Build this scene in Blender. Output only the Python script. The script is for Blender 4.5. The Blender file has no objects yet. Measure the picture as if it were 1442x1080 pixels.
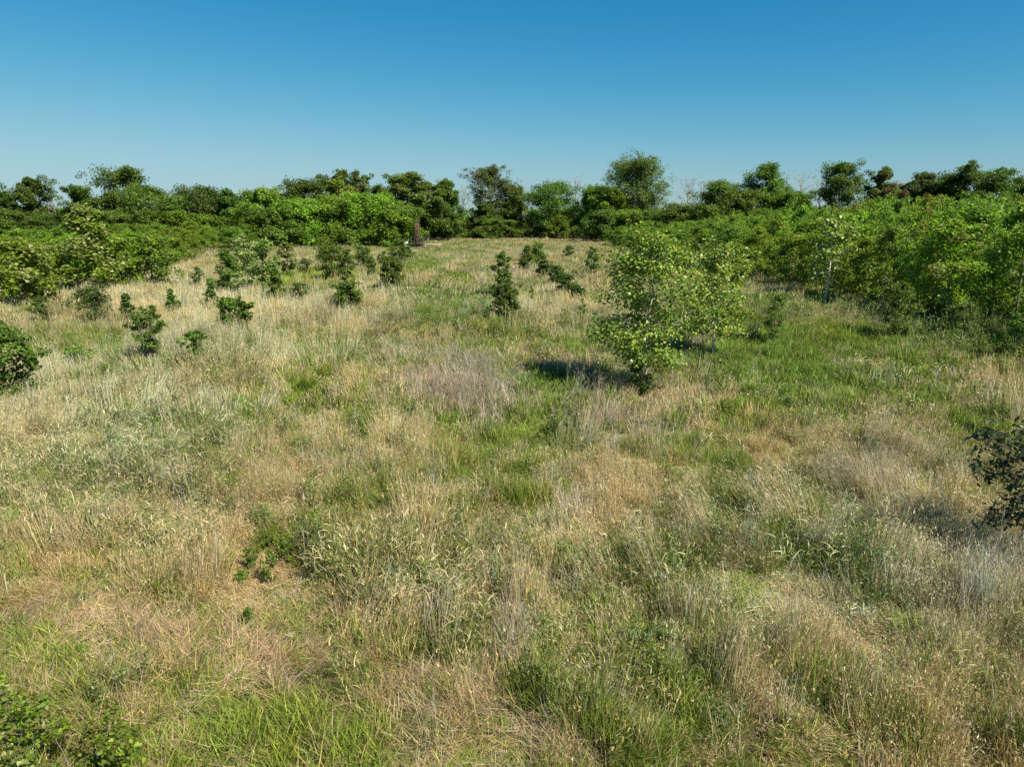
import bpy, math, numpy as np
from mathutils import Vector
rng = np.random.default_rng(7)
scene = bpy.context.scene
COL = scene.collection
D2R = math.pi / 180

# ------------------------------------------------------------------ camera
F, CX, CY, CAMH = 999.0, 721.0, 540.0, 5.0
PITCH = 13.24 * D2R
cp, sp = math.cos(PITCH), math.sin(PITCH)
cam = bpy.data.cameras.new('camera')
cam.sensor_width = 36.0
cam.lens = F / 1442 * 36
cam.clip_start = 0.1
cam.clip_end = 20000
camo = bpy.data.objects.new('camera', cam)
camo.location = (0, 0, CAMH)
camo.rotation_euler = (math.pi / 2 - PITCH, 0, 0)
COL.objects.link(camo)
scene.camera = camo


def sstep(a, b, x):
    t = np.clip((np.asarray(x, float) - a) / (b - a), 0, 1)
    return t * t * (3 - 2 * t)


def vnoise(x, y, s, seed):
    """value noise, 0..1, cell size s"""
    x = np.asarray(x, float) / s + 137.3 * seed
    y = np.asarray(y, float) / s - 71.7 * seed
    xi, yi = np.floor(x), np.floor(y)
    fx, fy = x - xi, y - yi
    fx, fy = fx * fx * (3 - 2 * fx), fy * fy * (3 - 2 * fy)

    def h(i, j):
        v = np.sin(i * 127.1 + j * 311.7 + seed * 17.3) * 43758.5453
        return v - np.floor(v)
    return (h(xi, yi) * (1 - fx) + h(xi + 1, yi) * fx) * (1 - fy) + (h(xi, yi + 1) * (1 - fx) + h(xi + 1, yi + 1) * fx) * fy


def fbm(x, y, s, seed):
    return (vnoise(x, y, s, seed) + .5 * vnoise(x, y, s / 2.1, seed + 3) + .25 * vnoise(x, y, s / 4.3, seed + 5)) / 1.75


def terrain(x, y):
    x, y = np.asarray(x, float), np.asarray(y, float)
    edge = -13.6 + (y - 16.7) * 0.155          # shoulder of the low bank that runs up the field
    left = sstep(0.3, 5.0, edge - x) * sstep(8, 18, y) * (1 - sstep(60, 110, y))
    near = 1 - sstep(200, 500, np.hypot(x, y))
    return (-0.55 * left + .30 * (fbm(x, y, 11, 1) - .5) + .12 * (vnoise(x, y, 2.6, 2) - .5)) * near


def ground_px(u, v):
    """reference picture coordinates -> point on the terrain"""
    a, b = (u - CX) / F, (CY - v) / F
    dx, dy, dz = a, cp + b * sp, -sp + b * cp
    z = 0.0
    for _ in range(6):
        t = (z - CAMH) / dz
        z = float(terrain(dx * t, dy * t))
    return dx * t, dy * t, z


def project(x, y, z):
    dz = z - CAMH
    dep = y * cp - dz * sp
    up = y * sp + dz * cp
    dep = np.maximum(dep, .1)
    return CX + F * x / dep, CY - F * up / dep, dep


def at_dist(u, v, Y):
    a, b = (u - CX) / F, (CY - v) / F
    dy, dz = cp + b * sp, -sp + b * cp
    t = Y / dy
    return a * t, Y, CAMH + dz * t

# ------------------------------------------------------------------ mesh helpers


def new_mesh(name, V, faces, cols=None, smooth=False):
    me = bpy.data.meshes.new(name)
    V = np.ascontiguousarray(V, np.float32)
    me.vertices.add(len(V))
    me.vertices.foreach_set('co', V.ravel())
    faces = [np.asarray(f, np.int32) for f in faces if len(f)]
    idx = np.concatenate([f.ravel() for f in faces])
    tot = np.concatenate([np.full(len(f), f.shape[1], np.int32) for f in faces])
    st = np.concatenate([[0], np.cumsum(tot)[:-1]]).astype(np.int32)
    me.loops.add(len(idx))
    me.loops.foreach_set('vertex_index', idx)
    me.polygons.add(len(tot))
    me.polygons.foreach_set('loop_start', st)
    if smooth:
        me.polygons.foreach_set('use_smooth', np.ones(len(tot), bool))
    if cols is not None:
        at = me.color_attributes.new('col', 'FLOAT_COLOR', 'POINT')
        c = np.ones((len(V), 4), np.float32)
        c[:, :3] = np.clip(cols, 0.002, 1)
        at.data.foreach_set('color', c.ravel())
    me.update()
    me.validate()
    return me


class Acc:
    """collects pieces of one mesh"""

    def __init__(self):
        self.V, self.C, self.F, self.n = [], [], {}, 0

    def add(self, V, faces, C=None):
        V = np.asarray(V, float).reshape(-1, 3)
        for f in faces:
            f = np.asarray(f, int)
            if len(f):
                self.F.setdefault(f.shape[1], []).append(f + self.n)
        self.V.append(V)
        if C is None:
            C = (.2, .2, .2)
        self.C.append(np.broadcast_to(np.asarray(C, float), V.shape))
        self.n += len(V)

    def mesh(self, name, smooth=False):
        return new_mesh(name, np.concatenate(self.V), [np.concatenate(f) for f in self.F.values()],
                        np.concatenate(self.C), smooth)


def tube(acc, pts, rad, sides=5, col=(.2, .2, .2)):
    pts = np.asarray(pts, float)
    n = len(pts)
    rad = np.broadcast_to(np.asarray(rad, float), (n,))
    tan = np.gradient(pts, axis=0)
    tan /= np.linalg.norm(tan, axis=1, keepdims=True) + 1e-9
    ref = np.where(np.abs(tan[:, 2:3]) > .9, [[1., 0, 0]], [[0, 0, 1.]])
    a = np.cross(tan, ref)
    a /= np.linalg.norm(a, axis=1, keepdims=True) + 1e-9
    b = np.cross(tan, a)
    th = np.arange(sides) * 2 * math.pi / sides
    V = pts[:, None] + rad[:, None, None] * (np.cos(th)[None, :, None] * a[:, None] + np.sin(th)[None, :, None] * b[:, None])
    i = np.arange(n - 1)[:, None] * sides
    k = np.arange(sides)[None]
    k2 = (k + 1) % sides
    Fq = np.stack([i + k, i + k2, i + sides + k2, i + sides + k], -1).reshape(-1, 4)
    caps = np.array([np.arange(sides) + (n - 1) * sides, np.arange(sides)[::-1]])
    acc.add(V.reshape(-1, 3), [Fq, caps], col)


def box(acc, c, s, col, rz=0.0):
    x, y, z = np.array(s) / 2
    V = np.array([[a, b, d] for a in (-x, x) for b in (-y, y) for d in (-z, z)])
    cr, sr = math.cos(rz), math.sin(rz)
    V = np.stack([V[:, 0] * cr - V[:, 1] * sr, V[:, 0] * sr + V[:, 1] * cr, V[:, 2]], 1) + np.array(c)
    acc.add(V, [np.array([[0, 1, 3, 2], [4, 6, 7, 5], [0, 4, 5, 1], [2, 3, 7, 6], [0, 2, 6, 4], [1, 5, 7, 3]])], col)


def unit(v):
    return v / (np.linalg.norm(v, axis=-1, keepdims=True) + 1e-9)

# ------------------------------------------------------------------ materials


def newmat(name):
    m = bpy.data.materials.new(name)
    m.use_nodes = True
    nt = m.node_tree
    nt.nodes.clear()
    return m, nt, nt.nodes, nt.links


def foliage_mat(name, trans=.35, rough=.5, spec=.3, instancer=False, vary=.0, tcol=(1.15, 1.2, .7)):
    m, nt, N, L = newmat(name)
    out = N.new('ShaderNodeOutputMaterial')
    at = N.new('ShaderNodeAttribute')
    at.attribute_name = 'col'
    c = at.outputs['Color']
    if instancer:
        ti = N.new('ShaderNodeAttribute')
        ti.attribute_type = 'INSTANCER'
        ti.attribute_name = 'tint'
        mx = N.new('ShaderNodeMix')
        mx.data_type = 'RGBA'
        mx.blend_type = 'MULTIPLY'
        mx.inputs[0].default_value = 1
        L.new(c, mx.inputs[6])
        L.new(ti.outputs['Color'], mx.inputs[7])
        c = mx.outputs[2]
    if vary:
        oi = N.new('ShaderNodeObjectInfo')
        hs = N.new('ShaderNodeHueSaturation')
        mr = N.new('ShaderNodeMapRange')
        mr.inputs['To Min'].default_value = 1 - vary
        mr.inputs['To Max'].default_value = 1 + vary
        mh = N.new('ShaderNodeMapRange')
        mh.inputs['To Min'].default_value = .5 - .018
        mh.inputs['To Max'].default_value = .5 + .014
        L.new(oi.outputs['Random'], mr.inputs['Value'])
        L.new(oi.outputs['Random'], mh.inputs['Value'])
        L.new(mr.outputs[0], hs.inputs['Value'])
        L.new(mh.outputs[0], hs.inputs['Hue'])
        L.new(c, hs.inputs['Color'])
        c = hs.outputs['Color']
    pb = N.new('ShaderNodeBsdfPrincipled')
    pb.inputs['Roughness'].default_value = rough
    pb.inputs['Specular IOR Level'].default_value = spec
    L.new(c, pb.inputs['Base Color'])
    tr = N.new('ShaderNodeBsdfTranslucent')
    tm = N.new('ShaderNodeMix')
    tm.data_type = 'RGBA'
    tm.blend_type = 'MULTIPLY'
    tm.inputs[0].default_value = 1
    tm.inputs[7].default_value = (*tcol, 1)
    L.new(c, tm.inputs[6])
    L.new(tm.outputs[2], tr.inputs['Color'])
    ms = N.new('ShaderNodeMixShader')
    ms.inputs[0].default_value = trans
    L.new(pb.outputs[0], ms.inputs[1])
    L.new(tr.outputs[0], ms.inputs[2])
    L.new(ms.outputs[0], out.inputs[0])
    return m


def solid_mat(name, rough=.8, noise=.35, scale=8.0):
    m, nt, N, L = newmat(name)
    out = N.new('ShaderNodeOutputMaterial')
    at = N.new('ShaderNodeAttribute')
    at.attribute_name = 'col'
    tc = N.new('ShaderNodeTexCoord')
    nz = N.new('ShaderNodeTexNoise')
    nz.inputs['Scale'].default_value = scale
    nz.inputs['Detail'].default_value = 5
    mr = N.new('ShaderNodeMapRange')
    mr.inputs['To Min'].default_value = 1 - noise
    mr.inputs['To Max'].default_value = 1 + noise
    L.new(tc.outputs['Object'], nz.inputs['Vector'])
    L.new(nz.outputs['Fac'], mr.inputs['Value'])
    mx = N.new('ShaderNodeMix')
    mx.data_type = 'RGBA'
    mx.blend_type = 'MULTIPLY'
    mx.inputs[0].default_value = 1
    L.new(at.outputs['Color'], mx.inputs[6])
    L.new(mr.outputs[0], mx.inputs[7])
    pb = N.new('ShaderNodeBsdfPrincipled')
    pb.inputs['Roughness'].default_value = rough
    pb.inputs['Specular IOR Level'].default_value = .25
    L.new(mx.outputs[2], pb.inputs['Base Color'])
    bp = N.new('ShaderNodeBump')
    bp.inputs['Strength'].default_value = .4
    bp.inputs['Distance'].default_value = .02
    L.new(nz.outputs['Fac'], bp.inputs['Height'])
    L.new(bp.outputs[0], pb.inputs['Normal'])
    L.new(pb.outputs[0], out.inputs[0])
    return m


M_GRASS = foliage_mat('grass_blades', trans=.24, rough=.6, spec=.12, instancer=True, tcol=(1.15, 1.15, .7))
M_LEAF = foliage_mat('tree_leaves', trans=.5, rough=.5, spec=.3, vary=.16)
M_GLOSSY = foliage_mat('glossy_leaves', trans=.34, rough=.42, spec=.35, vary=.06)
M_BARK = solid_mat('bark', .9, .4, 6)
M_METAL = solid_mat('weathered_surface', .75, .4, 5)


def ground_mat():
    m, nt, N, L = newmat('soil_and_thatch')
    out = N.new('ShaderNodeOutputMaterial')
    tc = N.new('ShaderNodeTexCoord')
    pb = N.new('ShaderNodeBsdfPrincipled')
    pb.inputs['Roughness'].default_value = .95
    pb.inputs['Specular IOR Level'].default_value = .1

    def noise(s, d=6):
        n = N.new('ShaderNodeTexNoise')
        n.inputs['Scale'].default_value = s
        n.inputs['Detail'].default_value = d
        L.new(tc.outputs['Object'], n.inputs['Vector'])
        return n

    def ramp(src, stops):
        r = N.new('ShaderNodeValToRGB')
        e = r.color_ramp.elements
        while len(e) < len(stops):
            e.new(.5)
        for q, (p, c) in zip(e, stops):
            q.position = p
            q.color = (*c, 1)
        L.new(src, r.inputs[0])
        return r
    near = ramp(noise(3.2).outputs['Fac'], [(.3, (.035, .028, .015)), (.5, (.085, .066, .036)), (.68, (.05, .05, .02))])
    far = ramp(noise(.02).outputs['Fac'], [(.35, (.09, .12, .03)), (.5, (.2, .17, .07)), (.65, (.11, .14, .035))])
    ln = N.new('ShaderNodeVectorMath')
    ln.operation = 'LENGTH'
    L.new(tc.outputs['Object'], ln.inputs[0])
    mr = N.new('ShaderNodeMapRange')
    mr.inputs['From Min'].default_value = 150
    mr.inputs['From Max'].default_value = 260
    L.new(ln.outputs['Value'], mr.inputs['Value'])
    mx = N.new('ShaderNodeMix')
    mx.data_type = 'RGBA'
    L.new(mr.outputs[0], mx.inputs[0])
    L.new(near.outputs[0], mx.inputs[6])
    L.new(far.outputs[0], mx.inputs[7])
    L.new(mx.outputs[2], pb.inputs['Base Color'])
    bp = N.new('ShaderNodeBump')
    bp.inputs['Strength'].default_value = .6
    bp.inputs['Distance'].default_value = .08
    L.new(noise(14).outputs['Fac'], bp.inputs['Height'])
    L.new(bp.outputs[0], pb.inputs['Normal'])
    L.new(pb.outputs[0], out.inputs[0])
    return m


def link(name, me, mat, parent=None, **props):
    o = bpy.data.objects.new(name, me)
    if mat and len(me.materials) == 0:
        me.materials.append(mat)
    COL.objects.link(o)
    if parent:
        o.parent = parent
    for k, v in props.items():
        if v:
            o[k] = v
    return o

# ------------------------------------------------------------------ ground


def axis(lo, hi, fine_lo, fine_hi, step):
    mid = np.arange(fine_lo, fine_hi + .01, step)
    k = 1.22
    out, d = [], step
    p = fine_hi
    while p < hi:
        d *= k
        p += d
        out.append(min(p, hi))
    low, d, p = [], step, fine_lo
    while p > lo:
        d *= k
        p -= d
        low.append(max(p, lo))
    return np.array(low[::-1] + list(mid) + out)


xs = axis(-5000, 5000, -70, 90, .8)
ys = axis(-600, 8000, -4, 110, .8)
GX, GY = np.meshgrid(xs, ys)
GV = np.stack([GX, GY, terrain(GX, GY)], -1).reshape(-1, 3)
nx, ny = len(xs), len(ys)
i = (np.arange(ny - 1)[:, None] * nx + np.arange(nx - 1)[None]).ravel()
link('ground', new_mesh('ground', GV, [np.stack([i, i + 1, i + nx + 1, i + nx], 1)], smooth=True), ground_mat(), kind='structure')

# ------------------------------------------------------------------ grass tufts
TAN = np.array([(.48, .375, .19), (.55, .45, .255), (.42, .31, .155), (.53, .40, .225), (.38, .28, .135)])
STRAW = np.array([(.54, .48, .27), (.50, .44, .24), (.45, .40, .20), (.58, .52, .32)])
GREEN = np.array([(.15, .20, .03), (.20, .26, .04), (.115, .16, .025), (.26, .29, .065), (.16, .20, .04)])
LUSH = np.array([(.17, .25, .035), (.21, .29, .04), (.13, .20, .03), (.26, .32, .06)])
BLUISH = np.array([(.13, .19, .06), (.10, .15, .05), (.17, .22, .08), (.22, .25, .11)])
GREY = np.array([(.38, .33, .23), (.46, .41, .30), (.28, .23, .16), (.52, .47, .35)])
BROWN = np.array([(.22, .15, .08), (.28, .19, .10), (.17, .12, .07), (.33, .24, .14)])
YELLOW = np.array([(.34, .36, .05), (.28, .33, .05), (.40, .38, .07)])


def blades(acc, root, az, length, width, lean, curl, col, segs=3, twist=None):
    """tapering ribbons; all arguments are arrays over the blades"""
    n = len(az)
    width = np.broadcast_to(width, n)
    d = np.stack([np.cos(az), np.sin(az), np.zeros(n)], 1)
    if twist is None:
        twist = rng.uniform(0, 2 * math.pi, n)
    side = np.stack([np.cos(twist), np.sin(twist), np.zeros(n)], 1)
    p = np.array(root, float)
    ang = np.array(lean, float)
    rows = []
    for s in range(segs + 1):
        w = width * (1 - .25 * s / segs)
        if s == segs:
            rows.append(p[:, None])
        else:
            rows.append(np.stack([p - side * w[:, None] / 2, p + side * w[:, None] / 2], 1))
            st = length / segs
            p = p + (d * np.sin(ang)[:, None] + np.array([0, 0, 1.]) * np.cos(ang)[:, None]) * st[:, None]
            ang = ang + curl / segs
    V = np.concatenate(rows, 1)
    k = 2 * segs + 1
    b = np.arange(n)[:, None] * k
    quads = [b + np.array([[2 * s, 2 * s + 1, 2 * s + 3, 2 * s + 2]]) for s in range(segs - 1)]
    tri = b + np.array([[2 * segs - 2, 2 * segs - 1, 2 * segs]])
    C = np.repeat(col, k, axis=0)
    acc.add(V.reshape(-1, 3), [np.concatenate(quads) if quads else [], tri], C)
    return p


def disc(n, R):
    r = R * np.sqrt(rng.uniform(0, 1, n))
    a = rng.uniform(0, 2 * math.pi, n)
    return np.stack([r * np.cos(a), r * np.sin(a), np.full(n, -.04)], 1)


def pick(pal, n, jit=.18):
    c = pal[rng.integers(0, len(pal), n)]
    return c * (1 + rng.normal(0, jit, (n, 1))) * (1 + rng.normal(0, .05, (n, 3)))


def mixpal(n, *pw):
    w = np.array([q[1] for q in pw], float)
    ch = rng.choice(len(pw), n, p=w / w.sum())
    out = np.zeros((n, 3))
    for k, (pal, _) in enumerate(pw):
        s = ch == k
        out[s] = pick(pal, s.sum())
    return out


def heads(acc, tip, n_per, size, width, col):
    """little drooping seed-head slivers under each stem tip"""
    n = len(tip)
    m = n * n_per
    t = np.repeat(tip, n_per, 0)
    t = t + np.stack([rng.normal(0, size * .18, m), rng.normal(0, size * .18, m), -rng.uniform(0, size, m)], 1)
    blades(acc, t, rng.uniform(0, 6.28, m), rng.uniform(.3, .6, m) * size, width, rng.uniform(.2, 1.3, m), rng.uniform(.2, 1.2, m),
           np.repeat(col, n_per, 0) * rng.uniform(.85, 1.2, (m, 1)), segs=2)


def tuft(kind, R, dens, wf, lod=0):
    """one tuft; dens scales the number of blades, wf their width"""
    a = Acc()
    N = lambda k: max(3, int(k * dens))
    U = rng.uniform
    if kind == 'tan':
        n = N(40)
        c = mixpal(n, (TAN, .75), (STRAW, .25))
        t = blades(a, disc(n, R), U(0, 6.28, n), U(.3, .68, n), .0055 * wf, np.abs(rng.normal(0, .2, n)), U(0, .6, n), c)
        heads(a, t[::2 + lod], 3 - lod, .10, .008 * wf, c[::2 + lod])
        n = N(40)
        blades(a, disc(n, R), U(0, 6.28, n), U(.2, .48, n), .0075 * wf, U(.1, .7, n), U(.2, 1.6, n), mixpal(n, (TAN, .36), (GREEN, .48), (BROWN, .16)))
    elif kind == 'straw':
        n = N(34)
        c = mixpal(n, (STRAW, .75), (TAN, .25))
        t = blades(a, disc(n, R), U(0, 6.28, n), U(.55, 1.0, n), .006 * wf, np.abs(rng.normal(0, .12, n)), U(0, .35, n), c)
        heads(a, t[::2 + lod], 3 - lod, .16, .009 * wf, c[::2 + lod])
        n = N(34)
        blades(a, disc(n, R), U(0, 6.28, n), U(.3, .6, n), .006 * wf, U(.05, .6, n), U(.2, 1.4, n), mixpal(n, (STRAW, .35), (BLUISH, .35), (GREEN, .3)))
    elif kind == 'green':
        n = N(64)
        blades(a, disc(n, R), U(0, 6.28, n), U(.22, .56, n), .0085 * wf, U(.03, .55, n), U(.2, 1.5, n), mixpal(n, (GREEN, .75), (LUSH, .15), (TAN, .10)))
    elif kind == 'lush':
        n = N(60)
        blades(a, disc(n, R), U(0, 6.28, n), U(.25, .55, n), .0105 * wf, U(.03, .5, n), U(.1, 1.2, n), mixpal(n, (LUSH, .85), (GREEN, .15)))
    elif kind == 'short':
        n = N(90)
        blades(a, disc(n, R), U(0, 6.28, n), U(.08, .26, n), .0055 * wf, U(.05, .9, n), U(.2, 1.3, n), mixpal(n, (LUSH, .4), (GREEN, .35), (TAN, .25)))
    elif kind == 'thatch':
        n = N(70)
        rt = disc(n, R)
        rt[:, 2] = U(-.02, .16, n)
        blades(a, rt, U(0, 6.28, n), U(.2, .5, n), .0048 * wf, U(.8, 1.7, n), rng.normal(0, .5, n), mixpal(n, (TAN, .45), (GREY, .3), (BROWN, .25)))
    elif kind == 'reed':
        n = N(11)
        rt = disc(n, R)
        c = mixpal(n, (BLUISH, .5), (GREEN, .3), (STRAW, .2))
        L_ = U(.6, 1.05, n)
        az = U(0, 6.28, n)
        ln = np.abs(rng.normal(.05, .14, n))
        blades(a, rt, az, L_, .007 * wf, ln, U(0, .25, n), c)
        m = n * 7
        f = U(.25, 1., m)
        b = np.repeat(rt, 7, 0)
        st = np.repeat(L_, 7) * f
        b = b + np.stack([np.cos(np.repeat(az, 7)) * np.sin(np.repeat(ln, 7)) * st, np.sin(np.repeat(az, 7)) * np.sin(np.repeat(ln, 7)) * st, st * np.cos(np.repeat(ln, 7))], 1)
        blades(a, b, U(0, 6.28, m), U(.14, .30, m), .013 * wf, U(.35, .9, m), U(.8, 2.6, m), mixpal(m, (STRAW, .3), (BLUISH, .3), (GREEN, .4)), segs=4)
        n = N(25)
        blades(a, disc(n, R), U(0, 6.28, n), U(.2, .45, n), .006 * wf, U(.1, .7, n), U(.2, 1.4, n), mixpal(n, (GREEN, .6), (BLUISH, .4)))
    elif kind == 'stalk':
        n = N(12)
        rt = disc(n, R)
        c = pick(GREY, n)
        L_ = U(.6, 1.15, n)
        az, ln = U(0, 6.28, n), np.abs(rng.normal(.08, .2, n))
        blades(a, rt, az, L_, .006 * wf, ln, U(-.1, .3, n), c)
        m = n * 5
        st = np.repeat(L_, 5) * U(.4, .98, m)
        A, B = np.repeat(az, 5), np.repeat(ln, 5)
        b = np.repeat(rt, 5, 0) + np.stack([np.cos(A) * np.sin(B) * st, np.sin(A) * np.sin(B) * st, st * np.cos(B)], 1)
        blades(a, b, U(0, 6.28, m), U(.08, .25, m), .004 * wf, U(.3, .8, m), U(-.3, .3, m), np.repeat(c, 5, 0), segs=2)
        n = N(36)
        blades(a, disc(n, R), U(0, 6.28, n), U(.2, .5, n), .005 * wf, U(.1, .6, n), U(.2, 1.2, n), mixpal(n, (GREY, .4), (BLUISH, .35), (TAN, .25)))
    elif kind == 'forb':
        n = N(10)
        rt = disc(n, R)
        L_ = U(.3, .75, n)
        az, ln = U(0, 6.28, n), np.abs(rng.normal(.05, .15, n))
        blades(a, rt, az, L_, .006 * wf, ln, U(0, .2, n), pick(BLUISH, n))
        m = n * 16
        st = np.repeat(L_, 16) * U(.25, 1.0, m)
        A, B = np.repeat(az, 16), np.repeat(ln, 16)
        b = np.repeat(rt, 16, 0) + np.stack([np.cos(A) * np.sin(B) * st, np.sin(A) * np.sin(B) * st, st * np.cos(B)], 1)
        blades(a, b, U(0, 6.28, m), U(.05, .11, m), .017 * wf, U(.5, 1.2, m), U(.1, .9, m), mixpal(m, (BLUISH, .55), (GREEN, .45)), segs=2)
        n = N(20)
        blades(a, disc(n, R), U(0, 6.28, n), U(.2, .4, n), .006 * wf, U(.1, .7, n), U(.2, 1.2, n), pick(GREEN, n))
    elif kind == 'gold':
        n = N(70)
        blades(a, disc(n, R), U(0, 6.28, n), U(.25, .5, n), .009 * wf, U(.05, .6, n), U(.1, 1.2, n), mixpal(n, (YELLOW, .75), (LUSH, .25)))
    return a


KINDS = ['tan', 'straw', 'green', 'lush', 'short', 'thatch', 'reed', 'stalk', 'forb', 'gold']
OBJNAME = {'tan': 'dry_grass', 'straw': 'tall_straw_grass', 'green': 'green_grass', 'lush': 'lush_grass', 'short': 'short_grass',
           'thatch': 'grass_thatch', 'reed': 'reed_grass', 'stalk': 'dead_stalks', 'forb': 'field_weeds', 'gold': 'yellow_grass'}
LOD = [(.22, 1.0, 1.2), (.32, .8, 2.3), (.62, .75, 5.0)]
VAR = 3
SRC = {}
for k in KINDS:
    c = bpy.data.collections.new(OBJNAME[k] + '_source')      # not linked to the scene: only the source of the blades
    for l, (R, dn, wf) in enumerate(LOD):
        for v in range(VAR):
            me = tuft(k, R, dn, wf, l).mesh('grass_tuft')
            me.materials.append(M_GRASS)
            o = bpy.data.objects.new('tuft_%s_%d_%d' % (k, l, v), me)
            c.objects.link(o)
    SRC[k] = c


def scatter_group():
    ng = bpy.data.node_groups.new('grass_scatter', 'GeometryNodeTree')
    ng.interface.new_socket('Geometry', in_out='INPUT', socket_type='NodeSocketGeometry')
    ng.interface.new_socket('Tufts', in_out='INPUT', socket_type='NodeSocketCollection')
    ng.interface.new_socket('Geometry', in_out='OUTPUT', socket_type='NodeSocketGeometry')
    N, L = ng.nodes, ng.links
    gi, go = N.new('NodeGroupInput'), N.new('NodeGroupOutput')
    ci = N.new('GeometryNodeCollectionInfo')
    ci.inputs['Separate Children'].default_value = True
    ci.inputs['Reset Children'].default_value = True
    L.new(gi.outputs['Tufts'], ci.inputs['Collection'])
    ip = N.new('GeometryNodeInstanceOnPoints')
    ip.inputs['Pick Instance'].default_value = True
    L.new(gi.outputs['Geometry'], ip.inputs['Points'])
    L.new(ci.outputs[0], ip.inputs['Instance'])

    def named(nm, ty):
        n = N.new('GeometryNodeInputNamedAttribute')
        n.data_type = ty
        n.inputs['Name'].default_value = nm
        return n.outputs['Attribute']
    L.new(named('idx', 'INT'), ip.inputs['Instance Index'])
    L.new(named('rot', 'FLOAT_VECTOR'), ip.inputs['Rotation'])
    L.new(named('scl', 'FLOAT_VECTOR'), ip.inputs['Scale'])
    L.new(ip.outputs[0], go.inputs[0])
    return ng


NG = scatter_group()

# dryness seen at spots of the field (u, v, share of dry grass)
ROWS = {
    335: '0:.7 600:.7 640:.75 700:.7 800:.75 1440:.5',
    350: '300:.7 450:.7 580:.6 620:.5 665:.6 700:.75 720:.8 800:.8 900:.6 1440:.4',
    378: '240:.8 420:.8 550:.65 600:.2 635:.8 700:.85 800:.8 900:.7 1100:.4 1440:.3',
    400: '0:.6 240:.85 330:.6 400:.5 440:.4 540:.55 620:.75 700:.65 760:.8 840:.8 1000:.5 1100:.4 1440:.3',
    450: '0:.75 120:.75 180:.8 240:.5 290:.4 340:.5 420:.8 480:.8 540:.75 600:.55 660:.6 720:.65 790:.75 860:.6 960:.5 1060:.35 1110:.2 1200:.5 1300:.5 1440:.4',
    500: '0:.7 100:.4 160:.3 230:.6 300:.75 360:.75 420:.35 480:.3 540:.8 610:.85 680:.6 740:.55 800:.5 900:.5 960:.65 1040:.25 1110:.25 1200:.4 1260:.55 1300:.4 1400:.5',
    560: '0:.95 80:.85 160:.7 240:.75 300:.6 350:.6 400:.3 440:.35 490:.85 550:.85 600:.6 660:.75 720:.35 780:.3 850:.6 940:.8 1000:.65 1060:.35 1130:.25 1200:.45 1260:.6 1330:.5 1400:.65',
    620: '0:.85 80:.55 150:.45 220:.55 300:.4 350:.35 400:.7 450:.85 520:.7 580:.7 630:.45 690:.4 740:.12 800:.25 870:.6 940:.65 1020:.5 1070:.8 1160:.65 1230:.75 1300:.7 1360:.35 1420:.5',
    700: '0:.55 80:.5 160:.55 240:.6 300:.6 350:.75 400:.85 450:.75 500:.4 560:.4 620:.55 680:.5 740:.25 790:.4 850:.8 910:.8 970:.75 1030:.3 1100:.65 1160:.5 1220:.45 1290:.6 1360:.75 1440:.6',
    780: '0:.65 80:.8 160:.8 220:.55 280:.75 340:.9 400:.7 440:.35 500:.5 560:.65 620:.5 680:.6 740:.5 800:.65 860:.65 920:.35 970:.4 1030:.6 1080:.3 1150:.6 1230:.65 1310:.9 1390:.6',
    860: '0:.45 100:.45 180:.5 260:.75 340:.9 410:.65 480:.75 560:.85 630:.75 690:.65 750:.75 810:.4 870:.45 930:.45 990:.5 1050:.3 1110:.65 1190:.75 1250:.45 1320:.7 1400:.75',
    940: '0:.35 80:.4 150:.3 230:.5 310:.35 400:.5 480:.35 560:.5 640:.6 720:.75 790:.65 860:.35 920:.3 990:.4 1070:.75 1150:.75 1230:.65 1300:.5 1370:.7 1440:.5',
    1020: '0:.3 100:.25 190:.3 270:.1 350:.1 430:.25 520:.3 610:.4 690:.45 780:.35 860:.35 940:.5 1020:.5 1100:.4 1170:.35 1250:.55 1320:.6 1400:.75',
    1100: '0:.2 200:.2 350:.1 500:.3 700:.4 900:.35 1100:.4 1300:.6 1440:.7',
}
CP = np.array([(float(t.split(':')[0]), float(v), float(t.split(':')[1])) for v, s in ROWS.items() for t in s.split()])


def dryness(u, v):
    out = np.zeros(len(u))
    # vertical picture distance is stretched where the rows crowd towards the horizon
    ys_ = lambda q: 260 * np.log(np.maximum(np.asarray(q, float) - 290, 10))
    cu, cv = CP[:, 0], ys_(CP[:, 1])
    for s in range(0, len(u), 20000):
        du = (u[s:s + 20000, None] - cu) / 42
        dv = (ys_(v[s:s + 20000])[:, None] - cv) / 42
        w = 1 / (du * du + dv * dv + .15) ** 2
        out[s:s + 20000] = (w * CP[:, 2]).sum(1) / w.sum(1)
    return out


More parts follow.
